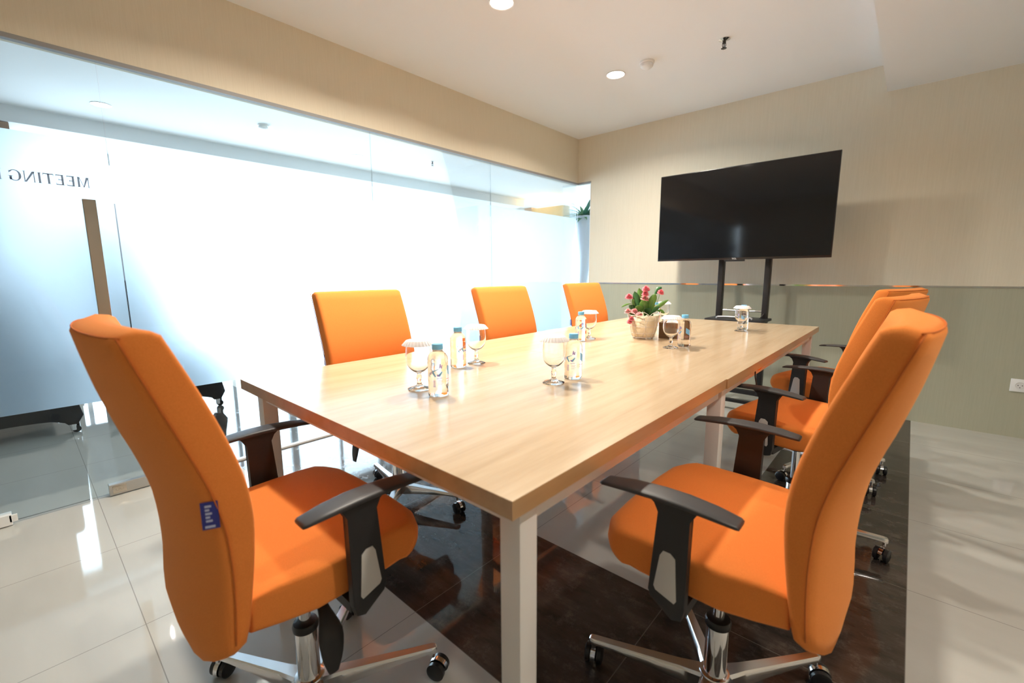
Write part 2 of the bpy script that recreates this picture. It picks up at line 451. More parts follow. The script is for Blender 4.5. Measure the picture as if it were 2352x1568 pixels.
# corridor shell and windows
sbox('wall_corridor_end', (XW, -1.68, 10.0, 10.12, 0, H), M_corrwall)
sbox('wall_corridor_near', (XW, XG - .1, YB - .12, YB, 0, H), M_corrwall)
sbox('wall_corridor_inner', (-1.8, -1.68, YF + .12, 10.0, 0, H), M_corrwall)
sbox('wall_window_pier', (XW - .2, XW, YB, -.75, 0, 2.4), M_corrwall, 'corridor wall left of the windows')
sbox('wall_window_sill', (XW - .2, XW, -.75, 10.0, 0, .10), M_corrwall, 'low sill under the corridor windows')
sbox('wall_window_head', (XW - .2, XW, -.75, 10.0, 2.33, 2.42), M_corrwall, 'head above the corridor windows')
sbox('wall_window_end', (XW - .2, XW, 9.9, 10.0, .1, 2.33), M_corrwall, 'corridor wall beyond the windows')
ys = [-.75, .66, 2.10, 3.55, 5.0, YE, 8.2, 9.9]
for i, (a, b) in enumerate(zip(ys, ys[1:])):
    w = struct('window_%d' % (6 + i), 'bright corridor window with white frame, number %d from the left' % (i + 1))
    w['label'] = ['leftmost', 'second', 'third', 'fourth', 'fifth', 'sixth', 'farthest'][i] + ' bright corridor window behind the frosted glass'
    bm = bmesh.new(); fw = .045
    box(bm, XW - .10, XW - .03, a, a + fw, .10, 2.33); box(bm, XW - .10, XW - .03, b - fw, b, .10, 2.33)
    box(bm, XW - .10, XW - .03, a + fw, b - fw, .10, .10 + fw); box(bm, XW - .10, XW - .03, a + fw, b - fw, 2.33 - fw, 2.33)
    box(bm, XW - .09, XW - .04, (a + b) / 2 - .02, (a + b) / 2 + .02, .14, 2.29)
    link('window_frame', bm, M_winframe, w)
    boxobj('window_glass', (XW - .07, XW - .062, a + fw, b - fw, .145, 2.285), M_pane, w)
ld = bpy.data.lights.new('window_portal', 'AREA'); ld.shape = 'RECTANGLE'; ld.size = 2.3; ld.size_y = 10.7; ld.cycles.is_portal = True
lo = bpy.data.objects.new('window_portal', ld); COL.objects.link(lo); lo.location = (XW - .12, (9.9 - .75) / 2, 1.21); lo.rotation_euler = (0, R(-90), 0)
lo['kind'] = 'structure'

# ------------------------------------------------------------------ meeting table
L = 2.89; WT = 1.2; TT = .75; TH = .032; SEAM = 1.03
tb = thing('meeting_table', 'long light oak meeting table on white square legs in the middle of the room', 'table')
def slab(y0, y1, dx):
    bm = bmesh.new(); F = box(bm, -WT + dx, dx, y0, y1, TT - TH, TT)
    for f in F:
        if f.calc_center_median().z < TT - .0001: f.material_index = 1
    es = [e for e in bm.edges if all(v.co.z > TT - .001 for v in e.verts)]
    bmesh.ops.bevel(bm, geom=es, offset=.0006, segments=2, profile=.5, affect='EDGES')
    return link('tabletop', bm, [M_oak, M_edge], tb)
slab(0, SEAM - .0008, 0)
slab(SEAM + .0008, L, .004)
LS = .045; ZU = TT - TH
def leg(x, y):
    bm = bmesh.new(); box(bm, x, x + LS, y, y + LS, .012, ZU - .0, bevel=.002); box(bm, x + .008, x + LS - .008, y + .008, y + LS - .008, 0, .012, 0)
    return link('leg', bm, M_whitemetal, tb, smooth=True)
for y in (.04, SEAM + .03, L - .04 - LS):
    leg(-.02 - LS, y); leg(-WT + .02, y)
bm = bmesh.new()
for y0, y1 in ((.04 + LS, SEAM + .03), (SEAM + .03 + LS, L - .04 - LS)):
    for x in (-.05, -WT + .03): box(bm, x, x + .02, y0, y1, ZU - .045, ZU)
for y in (.05, SEAM + .04, L - .04 - LS + .012):
    box(bm, -WT + .02 + LS, -.02 - LS, y, y + .022, ZU - .045, ZU)
link('frame_rail', bm, M_whitemetal, tb)
bm = bmesh.new()
tube(bm, catmull([(-.045, L - .115, ZU - .012), (-.012, L - .1, ZU - .02), (-.010, L - .1, ZU - .05), (-.03, L - .12, ZU - .07)], 5), .003, 8)

# ------------------------------------------------------------------ office chairs
def make_chair(label, loc, rz, base_phase, group='orange office chairs around the table'):
    t = thing('office_chair', label, 'chair', loc, rz, group)
    # seat cushion: side profile swept across the width
    top = .536; bot = .452
    def seat_ring(x, ins, fr):
        yf, yb = .214 - ins - fr, -.172 + ins
        zt, zb = top - ins, bot + ins
        q = max(.004, .040 - ins)
        cz = (zt + zb) / 2 - .001; hh = (zt - zb) / 2
        lo = [(yb, zb + .006), (yb + .05, zb), (-.06, zb - .003), (.03, zb - .002), (.10, zb + .001), (yf - q - .01, zb + .004)]
        nose = [(yf - q + q * math.cos(a), cz + hh * .97 * math.sin(a)) for a in [-PI / 2 * .86 + PI * .86 * k / 12 for k in range(13)]]
        hi = [(yf - q - .01, zt - .002), (.10, zt - .001), (.03, zt - .002), (-.06, zt - .005), (yb + .05, zt - .006), (yb, zt - .012)]
        return [(x * (1 - .085 * min(1, max(0, (-.075 - y) / .08))), y, z) for y, z in lo + nose + hi]
    rings = []
    for x, ins in ((-.238, .012), (-.2365, .006), (-.233, .002), (-.227, .0), (-.21, .0), (-.17, 0), (-.09, -.001), (0, -.002), (.09, -.001), (.17, 0), (.21, .0), (.227, .0), (.233, .002), (.2365, .006), (.238, .012)):
        fr = .045 * max(0, (abs(x) - .13) / .108) ** 2.4
        rings.append(seat_ring(x, ins, fr))
    bm = bmesh.new(); loft(bm, rings, ladder=24)
    s = link('seat', bm, M_orange, t, smooth=True)
    # backrest: reclined, concave in front, convex behind
    Zk = [.40, .47, .54, .61, .68, .75, .82, .89, .95, 1.005]
    Ff = list(zip(Zk, [-.181, -.171, -.160, -.151, -.147, -.155, -.174, -.198, -.222, -.245]))
    Rr = list(zip(Zk, [-.207, -.201, -.196, -.195, -.200, -.215, -.238, -.262, -.283, -.302]))
    Bb = list(zip(Zk, [.044, .044, .045, .047, .050, .051, .050, .045, .037, .028]))
    def sm(tab):
        c = catmull([(a, b) for a, b in tab], 5); return c
    Ff, Rr = sm(Ff), sm(Rr)
    def back_ring(x, u, ins):
        c = 1 - u * u
        zb = .452 - .085 * max(0, 1 - abs(u) ** 2.2) ** .8 + ins; ztf = 1.008 - ins * .6; ztr = 1.000 - ins * .6
        ring = []; n = 20
        for k in range(n + 1):
            z = zb + .008 + (ztf - .006 - zb - .008) * k / n
            ring.append((x, lerp_tab(Ff, z) - .022 * c - ins * .8 - (.004 if k in (0,) else 0), z))
        ring.append((x, lerp_tab(Ff, 1.01) - .022 * c - ins * .8 - .008, ztf))
        bl = .030 * c ** .75
        ring.append((x, (lerp_tab(Ff, 1.0) - .022 * c + lerp_tab(Rr, 1.0) - bl) / 2, ztf + .003 - ins * .3))
        ring.append((x, lerp_tab(Rr, 1.0) - bl + ins * .8 + .006, ztr + .001))
        for k in range(n + 1):
            z = ztr - .008 - (ztr - .008 - zb - .006) * k / n
            f = 1 if z > .45 else 1 - .5 * ((.45 - z) / .10)
            ring.append((x, lerp_tab(Rr, z) - lerp_tab(Bb, z) * f * c ** .75 + ins * .8, z))
        ring.append((x, (ring[0][1] + ring[-1][1]) / 2, zb))
        return ring
    rings = []
    hw = .224
    for u, ins in ((-1.0, .014), (-.99, .006), (-.965, .001), (-.92, 0), (-.8, 0), (-.6, 0), (-.35, 0), (0, 0), (.35, 0), (.6, 0), (.8, 0), (.92, 0), (.965, .001), (.99, .006), (1.0, .014)):
        rings.append(back_ring(u * hw, u, ins))
    bm = bmesh.new(); loft(bm, rings, ladder=44)
    bk = link('backrest', bm, M_orange, t, smooth='all')
    # stitched seams along both rear edges
    bm = bmesh.new()
    for sx in (-1, 1):
        pts = [(sx * (hw + .0005), lerp_tab(Rr, z) + .004, z) for z in [.46 + .541 * k / 22 for k in range(23)]]
        tube(bm, pts, .0013, 6)
    pts = [(x * hw * 1.002, back_ring(x * hw, x, 0)[23][1] + (.002 if abs(x) > .99 else 0), 1.0015) for x in [-1 + k / 8 for k in range(17)]]
    tube(bm, pts, .0013, 6)
    link('seam', bm, mat('orange_stitch', (.56, .135, .020), .9), bk, smooth='all')
    # navy brand tag at the right rear seam
    bm = bmesh.new(); yt = lerp_tab(Rr, .70)
    box(bm, hw - .001, hw + .0012, yt - .022, yt + .002, .682, .728, 0)
    for k in range(5):
        z0 = .723 - k * .0062
        box(bm, hw + .0012, hw + .0016, yt - .016, yt - .007 - .003 * (k % 2), z0 - .0036, z0, 1)
    box(bm, hw + .0012, hw + .0016, yt - .018, yt - .004, .6845, .6885, 1)
    bmesh.ops.rotate(bm, verts=bm.verts[:], cent=(hw, yt, .69), matrix=Matrix.Rotation(R(-25), 3, 'Z'))
    link('tag', bm, [M_navy, M_tagmark], bk)['label'] = 'small navy fabric tag'
    # armrests
    for sx in (-1, 1):
        bm = bmesh.new(); xc = .270
        secs = [(-.097, .018, .6560, .006), (-.092, .021, .6575, .008), (-.05, .0255, .6625, .010), (0, .0275, .666, .0105), (.05, .0275, .666, .0105), (.11, .0255, .6625, .010), (.166, .021, .6560, .008), (.172, .017, .6545, .005)]
        rr = []
        for y, w, z, h in secs:
            rr.append([(xc + w * math.copysign(abs(math.cos(a)) ** .6, math.cos(a)), y, z + h * .55 * math.copysign(abs(math.sin(a)) ** .45, math.sin(a))) for a in [2 * PI * (k + .5) / 24 for k in range(24)]])
        rr = [[(sx * x, y, z) for x, y, z in r] for r in rr]
        loft(bm, rr)
        ar = link('armrest', bm, M_pad, t, smooth='all')
        out = [(-.040, .662), (-.022, .650), (-.012, .632), (-.012, .45), (-.006, .424), (.012, .418), (.056, .448), (.062, .462), (.054, .56), (.047, .632), (.056, .650), (.078, .662)]
        inn = [(.004, .462), (.008, .455), (.046, .468), (.050, .476), (.040, .545), (.034, .556), (.020, .556), (.010, .548)]
        # post as frame with an opening: outer loop bridged to inner loop
        bm = bmesh.new(); x0, x1 = sx * (xc - .009), sx * (xc + .009)
        prism(bm, out, 'x', x0, x1, bevel=.0015)
        link('arm_post', bm, M_black, ar, smooth=True)
        bm = bmesh.new(); prism(bm, inn, 'x', sx * (xc + .0085), sx * (xc + .0105), bevel=.0005)
        link('post_insert', bm, M_grey, ar, smooth=True)['label'] = 'light grey slot in the arm post'
        bm = bmesh.new(); prism(bm, [(-.01, .424), (.035, .424), (.035, .446), (-.01, .446)], 'x', sx * .08, sx * (xc - .008), bevel=.003)
        link('arm_bracket', bm, M_black, ar, smooth=True)
    # mechanism, lever
    bm = bmesh.new(); box(bm, -.075, .075, -.13, .10, .400, .450, bevel=.012); lathe(bm, [(.03, .375), (.035, .405)], 24)
    prism(bm, [(-.10, .42), (-.215, .43), (-.215, .446), (-.10, .446)], 'x', -.035, .035, bevel=.003)
    mech = link('mechanism', bm, M_black, t, smooth=True)
    bm = bmesh.new()
    pts = [(.07, -.02, .415), (.13, -.02, .405), (.165, -.02, .38), (.19, -.022, .345), (.20, -.024, .30), (.203, -.026, .265)]
    wd = [.008, .009, .014, .026, .022, .010]
    rr = []
    for (x, y, z), w in zip(catmull(pts, 3), catmull([(w,) for w in wd], 3)):
        rr.append([(x + .006 * math.sin(a), y + w[0] * math.cos(a), z + .004 * math.sin(a)) for a in [2 * PI * k / 12 for k in range(12)]])
    loft(bm, rr)
    link('lever', bm, M_black, mech, smooth='all')
    # gas lift
    bm = bmesh.new(); lathe(bm, [(.014, .22), (.014, .40)], 24); lathe(bm, [(.0265, .085), (.0255, .232), (.024, .236)], 32)
    gl = link('gas_lift', bm, M_chrome, t, smooth=True)
    bm = bmesh.new(); lathe(bm, [(.024, .231), (.029, .234), (.030, .245), (.027, .252), (.016, .254)], 32)
    link('collar', bm, M_wheel, gl, smooth=True)['label'] = 'black plastic collar ring'
    # five-star base
    bm = bmesh.new(); lathe(bm, [(.030, .052), (.038, .060), (.040, .090), (.034, .104), (.027, .106)], 32)
    for k in range(5):
        a = base_phase + k * 2 * PI / 5; ca, sa = math.cos(a), math.sin(a)
        prof = [(.015, .026, .055, .102), (.05, .0215, .057, .100), (.08, .0175, .060, .0985), (.16, .015, .068, .0945), (.25, .013, .074, .0905), (.300, .0125, .074, .089), (.312, .011, .070, .088), (.316, .008, .072, .085)]
        rr = []
        for r_, w, zb, zt in prof:
            c = [(-w * 1.0, zb), (-w * .55, zb), (w * .55, zb), (w, zb), (w, zt - .006), (w * .72, zt), (-w * .72, zt), (-w, zt - .006)]
            rr.append([(ca * r_ - sa * p, sa * r_ + ca * p, z) for p, z in c])
        loft(bm, rr)
    bs = link('star_base', bm, M_alu, t, smooth=True)
    for k in range(5):
        a = base_phase + k * 2 * PI / 5; px, py = .306 * math.cos(a), .306 * math.sin(a)
        sw = random.uniform(0, 2 * PI)
        ca, sa = math.cos(sw), math.sin(sw)
        def T(v): return (px + ca * v[0] - sa * v[1] + .014 * ca, py + sa * v[0] + ca * v[1] + .014 * sa, v[2])
        bm = bmesh.new()
        for s0, s1 in ((-.024, -.007), (.007, .024)):
            rr = []
            for yy, rd in ((s0, .018), (s0 + .003, .0245), (s1 - .003, .0245), (s1, .018)):
                rr.append([T((rd * math.cos(b), yy, .0255 + rd * math.sin(b))) for b in [2 * PI * q / 28 for q in range(28)]])
            loft(bm, rr)
        cs = link('caster', bm, M_wheel, t, smooth=True)
        bm = bmesh.new()
        tube(bm, [(px, py, .055), (px, py, .085)], .006, 12)
        rr = []
        for yy in (-.0065, .0065):
            outer = [(.0275 * math.cos(b), .0255 + .0275 * math.sin(b)) for b in [R(20) + R(190) * q / 14 for q in range(15)]]
            inner = [(.012 * math.cos(b), .0255 + .012 * math.sin(b)) for b in [R(210) - R(190) * q / 14 for q in range(15)]]
            rr.append([T((x_, yy, z_)) for x_, z_ in outer + inner])
        A, B = [[bm.verts.new(p) for p in r_] for r_ in rr]; n = len(A)
        bm.faces.new(A); bm.faces.new(B[::-1])
        for q in range(n): bm.faces.new((A[q], B[q], B[(q + 1) % n], A[(q + 1) % n]))
        link('caster_hood', bm, M_chrome, cs, smooth=True)['label'] = 'chrome caster bracket'
    return t
G = 'orange office chairs around the table'
c0 = make_chair('orange office chair at the near end of the table, back to the camera at left', (-.612, -.080, 0), 0, R(205))
def chair(label, x, y, rz, spin=0):
    c = copy_tree(c0); c.location = (x, y, 0); c.rotation_euler = (0, 0, rz); c['label'] = label
    if spin:
        for ch in c.children:
            if ch.name.startswith(('star_base', 'caster')): ch.rotation_euler = (0, 0, spin)
    return c
chair('nearest orange office chair on the right side of the table, seen from its side', .139, .598, R(90), R(200 - 207 - 90))
chair('middle orange office chair on the right side, between the nearest and the farthest', .128, 1.592, R(80), R(-60))
chair('farthest orange office chair on the right side, near the wall', .125, 2.42, R(73), R(-30))
chair('nearest orange office chair on the glass wall side, by the table corner', -1.335, .665, R(-90), R(54))
chair('middle orange office chair on the glass wall side, tucked under the table', -1.235, 1.565, R(-91), R(20))
chair('farthest orange office chair on the glass wall side, next to the corner', -1.345, 2.655, R(-93), R(80))

# ------------------------------------------------------------------ glasses and bottles
def make_glass(label):
    t = thing('water_goblet', label, 'glass', (0, 0, 0), 0, 'covered water goblets on the table')
    bm = bmesh.new()
    outer = [(.0, .0008), (.033, .0008), (.0335, .0025), (.026, .006), (.013, .010), (.0075, .016), (.0065, .024), (.0085, .034), (.006, .044), (.008, .050), (.018, .056), (.028, .066), (.0345, .080), (.0370, .096), (.0365, .115), (.0345, .136)]
    inner = [(.0333, .136), (.0353, .115), (.0358, .096), (.0333, .080), (.027, .0675), (.017, .0585), (.008, .055), (0, .0545)]
    pr = catmull(outer[1:], 3) + catmull(inner[:-1], 3)
    lathe(bm, pr, 40, cap0=True, cap1=True, rf=lambda a, z: 1 + (.035 * math.cos(8 * a) if z < .0095 else 0))
    link('goblet', bm, M_goblet, t, smooth='all')
    bm = bmesh.new()
    lathe(bm, [(.0005, .1475), (.034, .1475), (.0355, .1465), (.0455, .1335), (.0450, .1330), (.0348, .1455), (.0005, .1463)], 168, rf=lambda a, z: 1 + (.045 * math.cos(28 * a) if z < .1345 else (.006 * math.cos(28 * a) if z < .1472 else 0)), cap0=False, cap1=False)
    link('paper_lid', bm, M_paper, t, smooth=True)['label'] = 'white pleated paper cover'
    return t
def wrap_quad(bm, r, a0, a1, z0, z1, mi, skew=0, n=4):
    for k in range(n):
        A, B = a0 + (a1 - a0) * k / n, a0 + (a1 - a0) * (k + 1) / n
        s0, s1 = skew * k / n, skew * (k + 1) / n
        f = bm.faces.new([bm.verts.new((r * math.cos(a), r * math.sin(a), z)) for a, z in ((A, z0 + s0), (B, z0 + s1), (B, z1 + s1), (A, z1 + s0))]); f.material_index = mi
def wrap_line(bm, r, p, q, w, mi, n=5, w1=None):
    (a0, z0), (a1, z1) = p, q; w1 = w if w1 is None else w1
    dx, dz = (a1 - a0) * r, z1 - z0; l = math.hypot(dx, dz); nx, nz = -dz / l, dx / l
    for k in range(n):
        P = []
        for t, sgn in ((k / n, 1), ((k + 1) / n, 1), ((k + 1) / n, -1), (k / n, -1)):
            ww = (w + (w1 - w) * t) / 2 * sgn
            a = a0 + (a1 - a0) * t + nx * ww / r; z = z0 + dz * t + nz * ww
            P.append(bm.verts.new((r * math.cos(a), r * math.sin(a), z)))
        bm.faces.new(P).material_index = mi
def make_bottle(label):
    t = thing('water_bottle', label, 'bottle', (0, 0, 0), 0, 'small water bottles on the table')
    bm = bmesh.new()
    pr = [(.018, .0035), (.022, .0008), (.0268, .003), (.0285, .010), (.0285, .030), (.0279, .034), (.0285, .038), (.0285, .066), (.0279, .070), (.0285, .074), (.0285, .098), (.0278, .101), (.0285, .104), (.027, .112), (.022, .121), (.015, .127), (.0125, .130), (.0125, .134)]
    lathe(bm, pr, 40, rf=lambda a, z: 1 + (.05 * math.cos(5 * a) if z < .004 else 0))
    link('bottle_body', bm, M_bottle, t, smooth='all')['label'] = 'clear plastic bottle full of water'
    bm = bmesh.new(); lathe(bm, [(.0145, .1325), (.0150, .134), (.0150, .1455), (.0140, .1475)], 48, rf=lambda a, z: 1 + (.012 * math.cos(24 * a) if z < .146 else 0))
    link('cap', bm, M_cap, t, smooth=True)['label'] = 'sky blue screw cap'
    bm = bmesh.new(); lathe(bm, [(.0133, .1300), (.0150, .1303), (.0150, .1322), (.0133, .1324)], 40)
    link('neck_ring', bm, M_paper, t, smooth=True)
    # printed label: word, blue strokes, small print, bar code
    bm = bmesh.new(); r = .0291
    for off in (0,):
        def a(v): return off + v
        # 'Ar'
        wrap_line(bm, r, (a(.28), .083), (a(.36), .096), .0022, 1); wrap_line(bm, r, (a(.44), .083), (a(.36), .096), .0022, 1); wrap_line(bm, r, (a(.31), .087), (a(.41), .087), .0015, 1)
        wrap_line(bm, r, (a(.50), .083), (a(.50), .092), .0022, 1); wrap_line(bm, r, (a(.50), .090), (a(.58), .092), .0018, 1)
        # bold blue brush strokes
        wrap_line(bm, r, (a(-.75), .066), (a(-.40), .074), .008, 3, 8, .004)
        wrap_line(bm, r, (a(-.42), .074), (a(.25), .082), .003, 0, 8, .001)
        wrap_line(bm, r, (a(-.42), .074), (a(-.10), .060), .007, 0, 6, .0035)
        wrap_line(bm, r, (a(-.85), .066), (a(-.72), .058), .004, 0, 3, .001)
        wrap_line(bm, r, (a(.05), .066), (a(.20), .062), .004, 1, 3, .006)
        wrap_line(bm, r, (a(.20), .062), (a(.55), .074), .007, 0, 5, .003)
        wrap_line(bm, r, (a(.02), .055), (a(.50), .0565), .0012, 1, 5)
        for k in range(4): wrap_line(bm, r, (a(.10), .049 - k * .0035), (a(.62 - .1 * (k % 2)), .049 - k * .0035), .0009, 3, 5)
        for k in range(9):
            wrap_line(bm, r, (a(-.36), .050 - k * .0022), (a(-.12), .050 - k * .0022), .0013 if k % 3 else .0008, 1, 3)
        wrap_line(bm, r, (a(1.0), .052), (a(1.7), .050), .0014, 2, 6); wrap_line(bm, r, (a(1.05), .045), (a(1.6), .0445), .001, 2, 6)
        wrap_quad(bm, r, a(1.2), a(1.9), .066, .090, 0, -.012, 6)
    link('label_print', bm, [M_label1, M_label2, M_label3, M_label4], t, recalc=False)
    return t
view = lambda x, y: math.atan2(-.4606 - y, .4143 - x)
gp = [((-.648, .310), 'water goblet at the near left table corner, beside the closest bottle'),
      ((-.800, .688), 'water goblet on the glass wall side, before the nearest side chair'),
      ((-.391, .630), 'water goblet nearest the right hand chair, in front of its bottle'),
      ((-.820, 1.520), 'water goblet before the middle glass wall side chair, left of the plant'),
      ((-.378, 1.502), 'water goblet right of the flower pot, in front of the brown box'),
      ((-.305, 2.340), 'water goblet alone near the far right end of the table'),
      ((-.815, 2.440), 'water goblet behind the flower pot at the far left end')]
bp_ = [((-.548, .302), 'water bottle at the near end of the table, closest to the camera', -.15),
       ((-.797, .594), 'water bottle left of the second goblet, glass wall side', .9),
       ((-.378, .718), 'water bottle behind the nearest goblet on the right side', -.35),
       ((-.815, 1.432), 'water bottle left of the goblet, before the middle glass wall side chair', -.15),
       ((-.350, 1.586), 'water bottle partly behind the goblet right of the flower pot', -1.0),
       ((-.318, 2.425), 'water bottle seen through the goblet near the far right end', -1.6),
       ((-.828, 2.345), 'water bottle behind the flower pot at the far left end', .6)]
g0 = b0 = None
for (x, y), lab in gp:
    if g0 is None: g = g0 = make_glass(lab)
    else: g = copy_tree(g0); g['label'] = lab
    g.location = (x, y, TT)
for (x, y), lab, da in bp_:
    if b0 is None: b = b0 = make_bottle(lab)
    else: b = copy_tree(b0); b['label'] = lab
    b.location = (x, y, TT); b.rotation_euler = (0, 0, view(x, y) + da)

# ------------------------------------------------------------------ flower pot
px, py = -.613, 1.715
pot = thing('potted_flowers', 'cream lined wire pot of pink flowers on the middle of the table', 'potted plant', (px, py, TT))
bm = bmesh.new(); lathe(bm, [(.052, .010), (.056, .016), (.078, .122), (.0765, .122), (.054, .018), (.0005, .016)], 48, rf=lambda a, z: 1 + .012 * math.sin(7 * a + z * 60) + .008 * math.sin(17 * a))
pc = link('pot_lining', bm, M_lining, pot, smooth='all')
bm = bmesh.new(); lathe(bm, [(.0005, .105), (.0735, .105)], 32, cap0=False, cap1=False)
link('soil', bm, M_soil, pot)
bm = bmesh.new()
def circ(r, z, n=40): return [(r * math.cos(2 * PI * k / n), r * math.sin(2 * PI * k / n), z) for k in range(n)]
for r_, z_ in ((.056, .010), (.0605, .030), (.069, .066), (.076, .098), (.082, .124)): tube(bm, circ(r_, z_), .0012, 6, closed=True)
for k in range(16):
    a = 2 * PI * k / 16; b = a + PI / 16 * (1 if k % 2 else -1) * 2
    tube(bm, [(.0565 * math.cos(a), .0565 * math.sin(a), .010), (.070 * math.cos((a + b) / 2), .070 * math.sin((a + b) / 2), .066), (.082 * math.cos(b), .082 * math.sin(b), .124)], .0010, 5)
for k in range(8):
    a0 = 2 * PI * k / 8; pts = []
    for q in range(9):
        a = a0 + (2 * PI / 8) * q / 8; pts.append((.083 * math.cos(a), .083 * math.sin(a), .124 + .018 * math.sin(PI * q / 8)))
    tube(bm, pts, .0012, 5)
link('wire_basket', bm, M_wire, pot, smooth='all')
for k in range(4):
    a = 2 * PI * k / 4 + .75; bm = bmesh.new()
    lathe(bm, [(.003, 0), (.0055, .002), (.0055, .010), (.003, .012)], 14, (.048 * math.cos(a), .048 * math.sin(a), 0)); link('foot', bm, M_wire, pot, smooth=True)
# directions: sr = to the right in the photo, sd = away from camera
vd = Vector((px - .4143, py + .4606, 0)).normalized(); vr = Vector((vd.y, -vd.x, 0))
def at(s, h, d=0): return vr * s + vd * d + Vector((0, 0, h))
def leaf(bm, base, tip, w, droop=.0, mi=0):
    base, tip = Vector(base), Vector(tip); ax = tip - base; side = ax.cross(vd); side.normalize()
    nrm = side.cross(ax).normalized(); n = 8; L_, Rr_, M_ = [], [], []
    for k in range(n + 1):
        t = k / n; c = base + ax * t + Vector((0, 0, droop * math.sin(PI * t)))
        ww = w * (math.sin(PI * min(1, t * .93 + .04)) ** .8) * (.35 + .65 * math.sin(PI * t * .5)) if t < 1 else 0
        M_.append(bm.verts.new(c)); L_.append(bm.verts.new(c + side * ww / 2 + nrm * ww * .14)); Rr_.append(bm.verts.new(c - side * ww / 2 + nrm * ww * .14))
    for k in range(n):
        bm.faces.new((M_[k], M_[k + 1], L_[k + 1], L_[k])).material_index = mi
        bm.faces.new((Rr_[k], Rr_[k + 1], M_[k + 1], M_[k])).material_index = mi
def solid(o, th):
    md = o.modifiers.new('thickness', 'SOLIDIFY'); md.thickness = th; return o
leaves = [((-.02, .13), (-.052, .245), .042), ((0, .13), (-.030, .262), .044), ((.02, .13), (.052, .235), .044), ((.045, .225), (.083, .268), .032), ((.02, .12), (.118, .205), .026),
          ((-.01, .12), (-.062, .205), .040), ((-.02, .12), (-.078, .172), .034), ((.01, .12), (-.012, .20), .05), ((0, .11), (.030, .20), .045), ((.02, .12), (.06, .155), .04),
          ((-.02, .11), (-.03, .175), .05), ((.0, .11), (.05, .19), .045), ((.03, .12), (.075, .172), .024), ((.02, .105), (.045, .130), .03), ((.06, .145), (.105, .130), .022),
          ((-.03, .10), (-.095, .142), .022), ((-.06, .18), (-.118, .158), .012), ((0, .12), (.012, .215), .04), ((.03, .11), (.01, .16), .04), ((-.04, .11), (-.06, .15), .04)]
random.seed(3)
lf = []
for i, (a, b, w) in enumerate(leaves):
    bm = bmesh.new(); d0, d1 = random.uniform(-.02, .02), random.uniform(-.04, .04)
    leaf(bm, at(a[0], a[1], d0), at(b[0], b[1], d1), w, .006)
    if w < .045 and b[1] > .16:
        tube(bm, [tuple(at(a[0] * .4, .10, d0)), tuple(at(a[0], a[1], d0))], .0012, 5)
    o = link('leaf', bm, M_green if i % 3 else M_green2, pot, smooth='all'); solid(o, .0008)
flowers = [((-.078, .215), .022, 0), ((.005, .257), .021, 0), ((.003, .232), .019, 0), ((.002, .208), .024, 1), ((.078, .240), .018, 0), ((-.080, .140), .020, 1), ((-.048, .140), .022, 1), ((-.022, .126), .020, 1), ((-.060, .104), .017, 0), ((-.070, .090), .014, 0)]
for (s, h), r_, ci in flowers:
    d = -.03 if h < .15 else random.uniform(-.03, .0)
    if h < .13: d = -.055
    c = at(s, h, d); bm = bmesh.new()
    axis = Vector((random.uniform(-.3, .3), random.uniform(-.3, .3), 1)) - vd * .35; axis.normalize()
    q = axis.to_track_quat('Z', 'Y')
    for layer, (rr_, zz, n) in enumerate(((1.0, 0, 16), (.86, .002, 15), (.7, .004, 13), (.5, .006, 10), (.28, .008, 7))):
        for k in range(n):
            a = 2 * PI * k / n + layer * .3; w = 2.6 * rr_ * r_ / n * 2.5
            ca, sa = math.cos(a), math.sin(a); up = (.08 + .16 * layer)
            P = []
            for u, sd in ((.12, .3), (.7, .5), (1.0, .28)):
                for sg in (-1, 1):
                    P.append(Vector((ca * u * rr_ * r_ - sa * sg * sd * w, sa * u * rr_ * r_ + ca * sg * sd * w, zz + up * u * r_ * (.6 if layer else .2) - (.25 * r_ * u * u if layer == 0 else 0))))
            V = [bm.verts.new(c + q @ p) for p in P]
            bm.faces.new((V[0], V[1], V[3], V[2])); bm.faces.new((V[2], V[3], V[5], V[4]))
    fl = link('flower', bm, M_pink2 if ci else M_pink, pot, smooth='all'); solid(fl, .0005)
    bm = bmesh.new(); tube(bm, catmull([tuple(at(s * .25, .10, d * .4)), tuple(at(s * .7, (h + .10) / 2, d * .7)), tuple(c)], 5), .0012, 6)
    link('stem', bm, M_stem, fl, smooth='all')

# ------------------------------------------------------------------ napkin box
nb = thing('napkin_box', 'dark brown wooden tissue box with white tissues behind the flower pot', 'tissue box', (-.505, 1.835, TT), R(14))
bm = bmesh.new(); bx, by, bh = .062, .050, .082
box(bm, -bx, bx, -by, -by + .008, 0, bh); box(bm, -bx, bx, by - .008, by, 0, bh); box(bm, -bx, -bx + .008, -by + .008, by - .008, 0, bh); box(bm, bx - .008, bx, -by + .008, by - .008, 0, bh); box(bm, -bx + .008, bx - .008, -by + .008, by - .008, 0, .006)
link('wooden_box', bm, M_box, nb)
bm = bmesh.new()
nx, ny = 12, 6; g = [[bm.verts.new((-bx + .010 + (2 * bx - .02) * i / nx, -by + .010 + (2 * by - .02) * j / ny, bh - .012 + .030 * math.sin(PI * i / nx) * math.sin(PI * j / ny) ** .5 + .004 * math.sin(i * 2.3 + j))) for j in range(ny + 1)] for i in range(nx + 1)]
for i in range(nx):
    for j in range(ny): bm.faces.new((g[i][j], g[i + 1][j], g[i + 1][j + 1], g[i][j + 1]))
solid(link('tissue', bm, M_paper, nb, smooth='all'), .002)['label'] = 'folded white tissues'

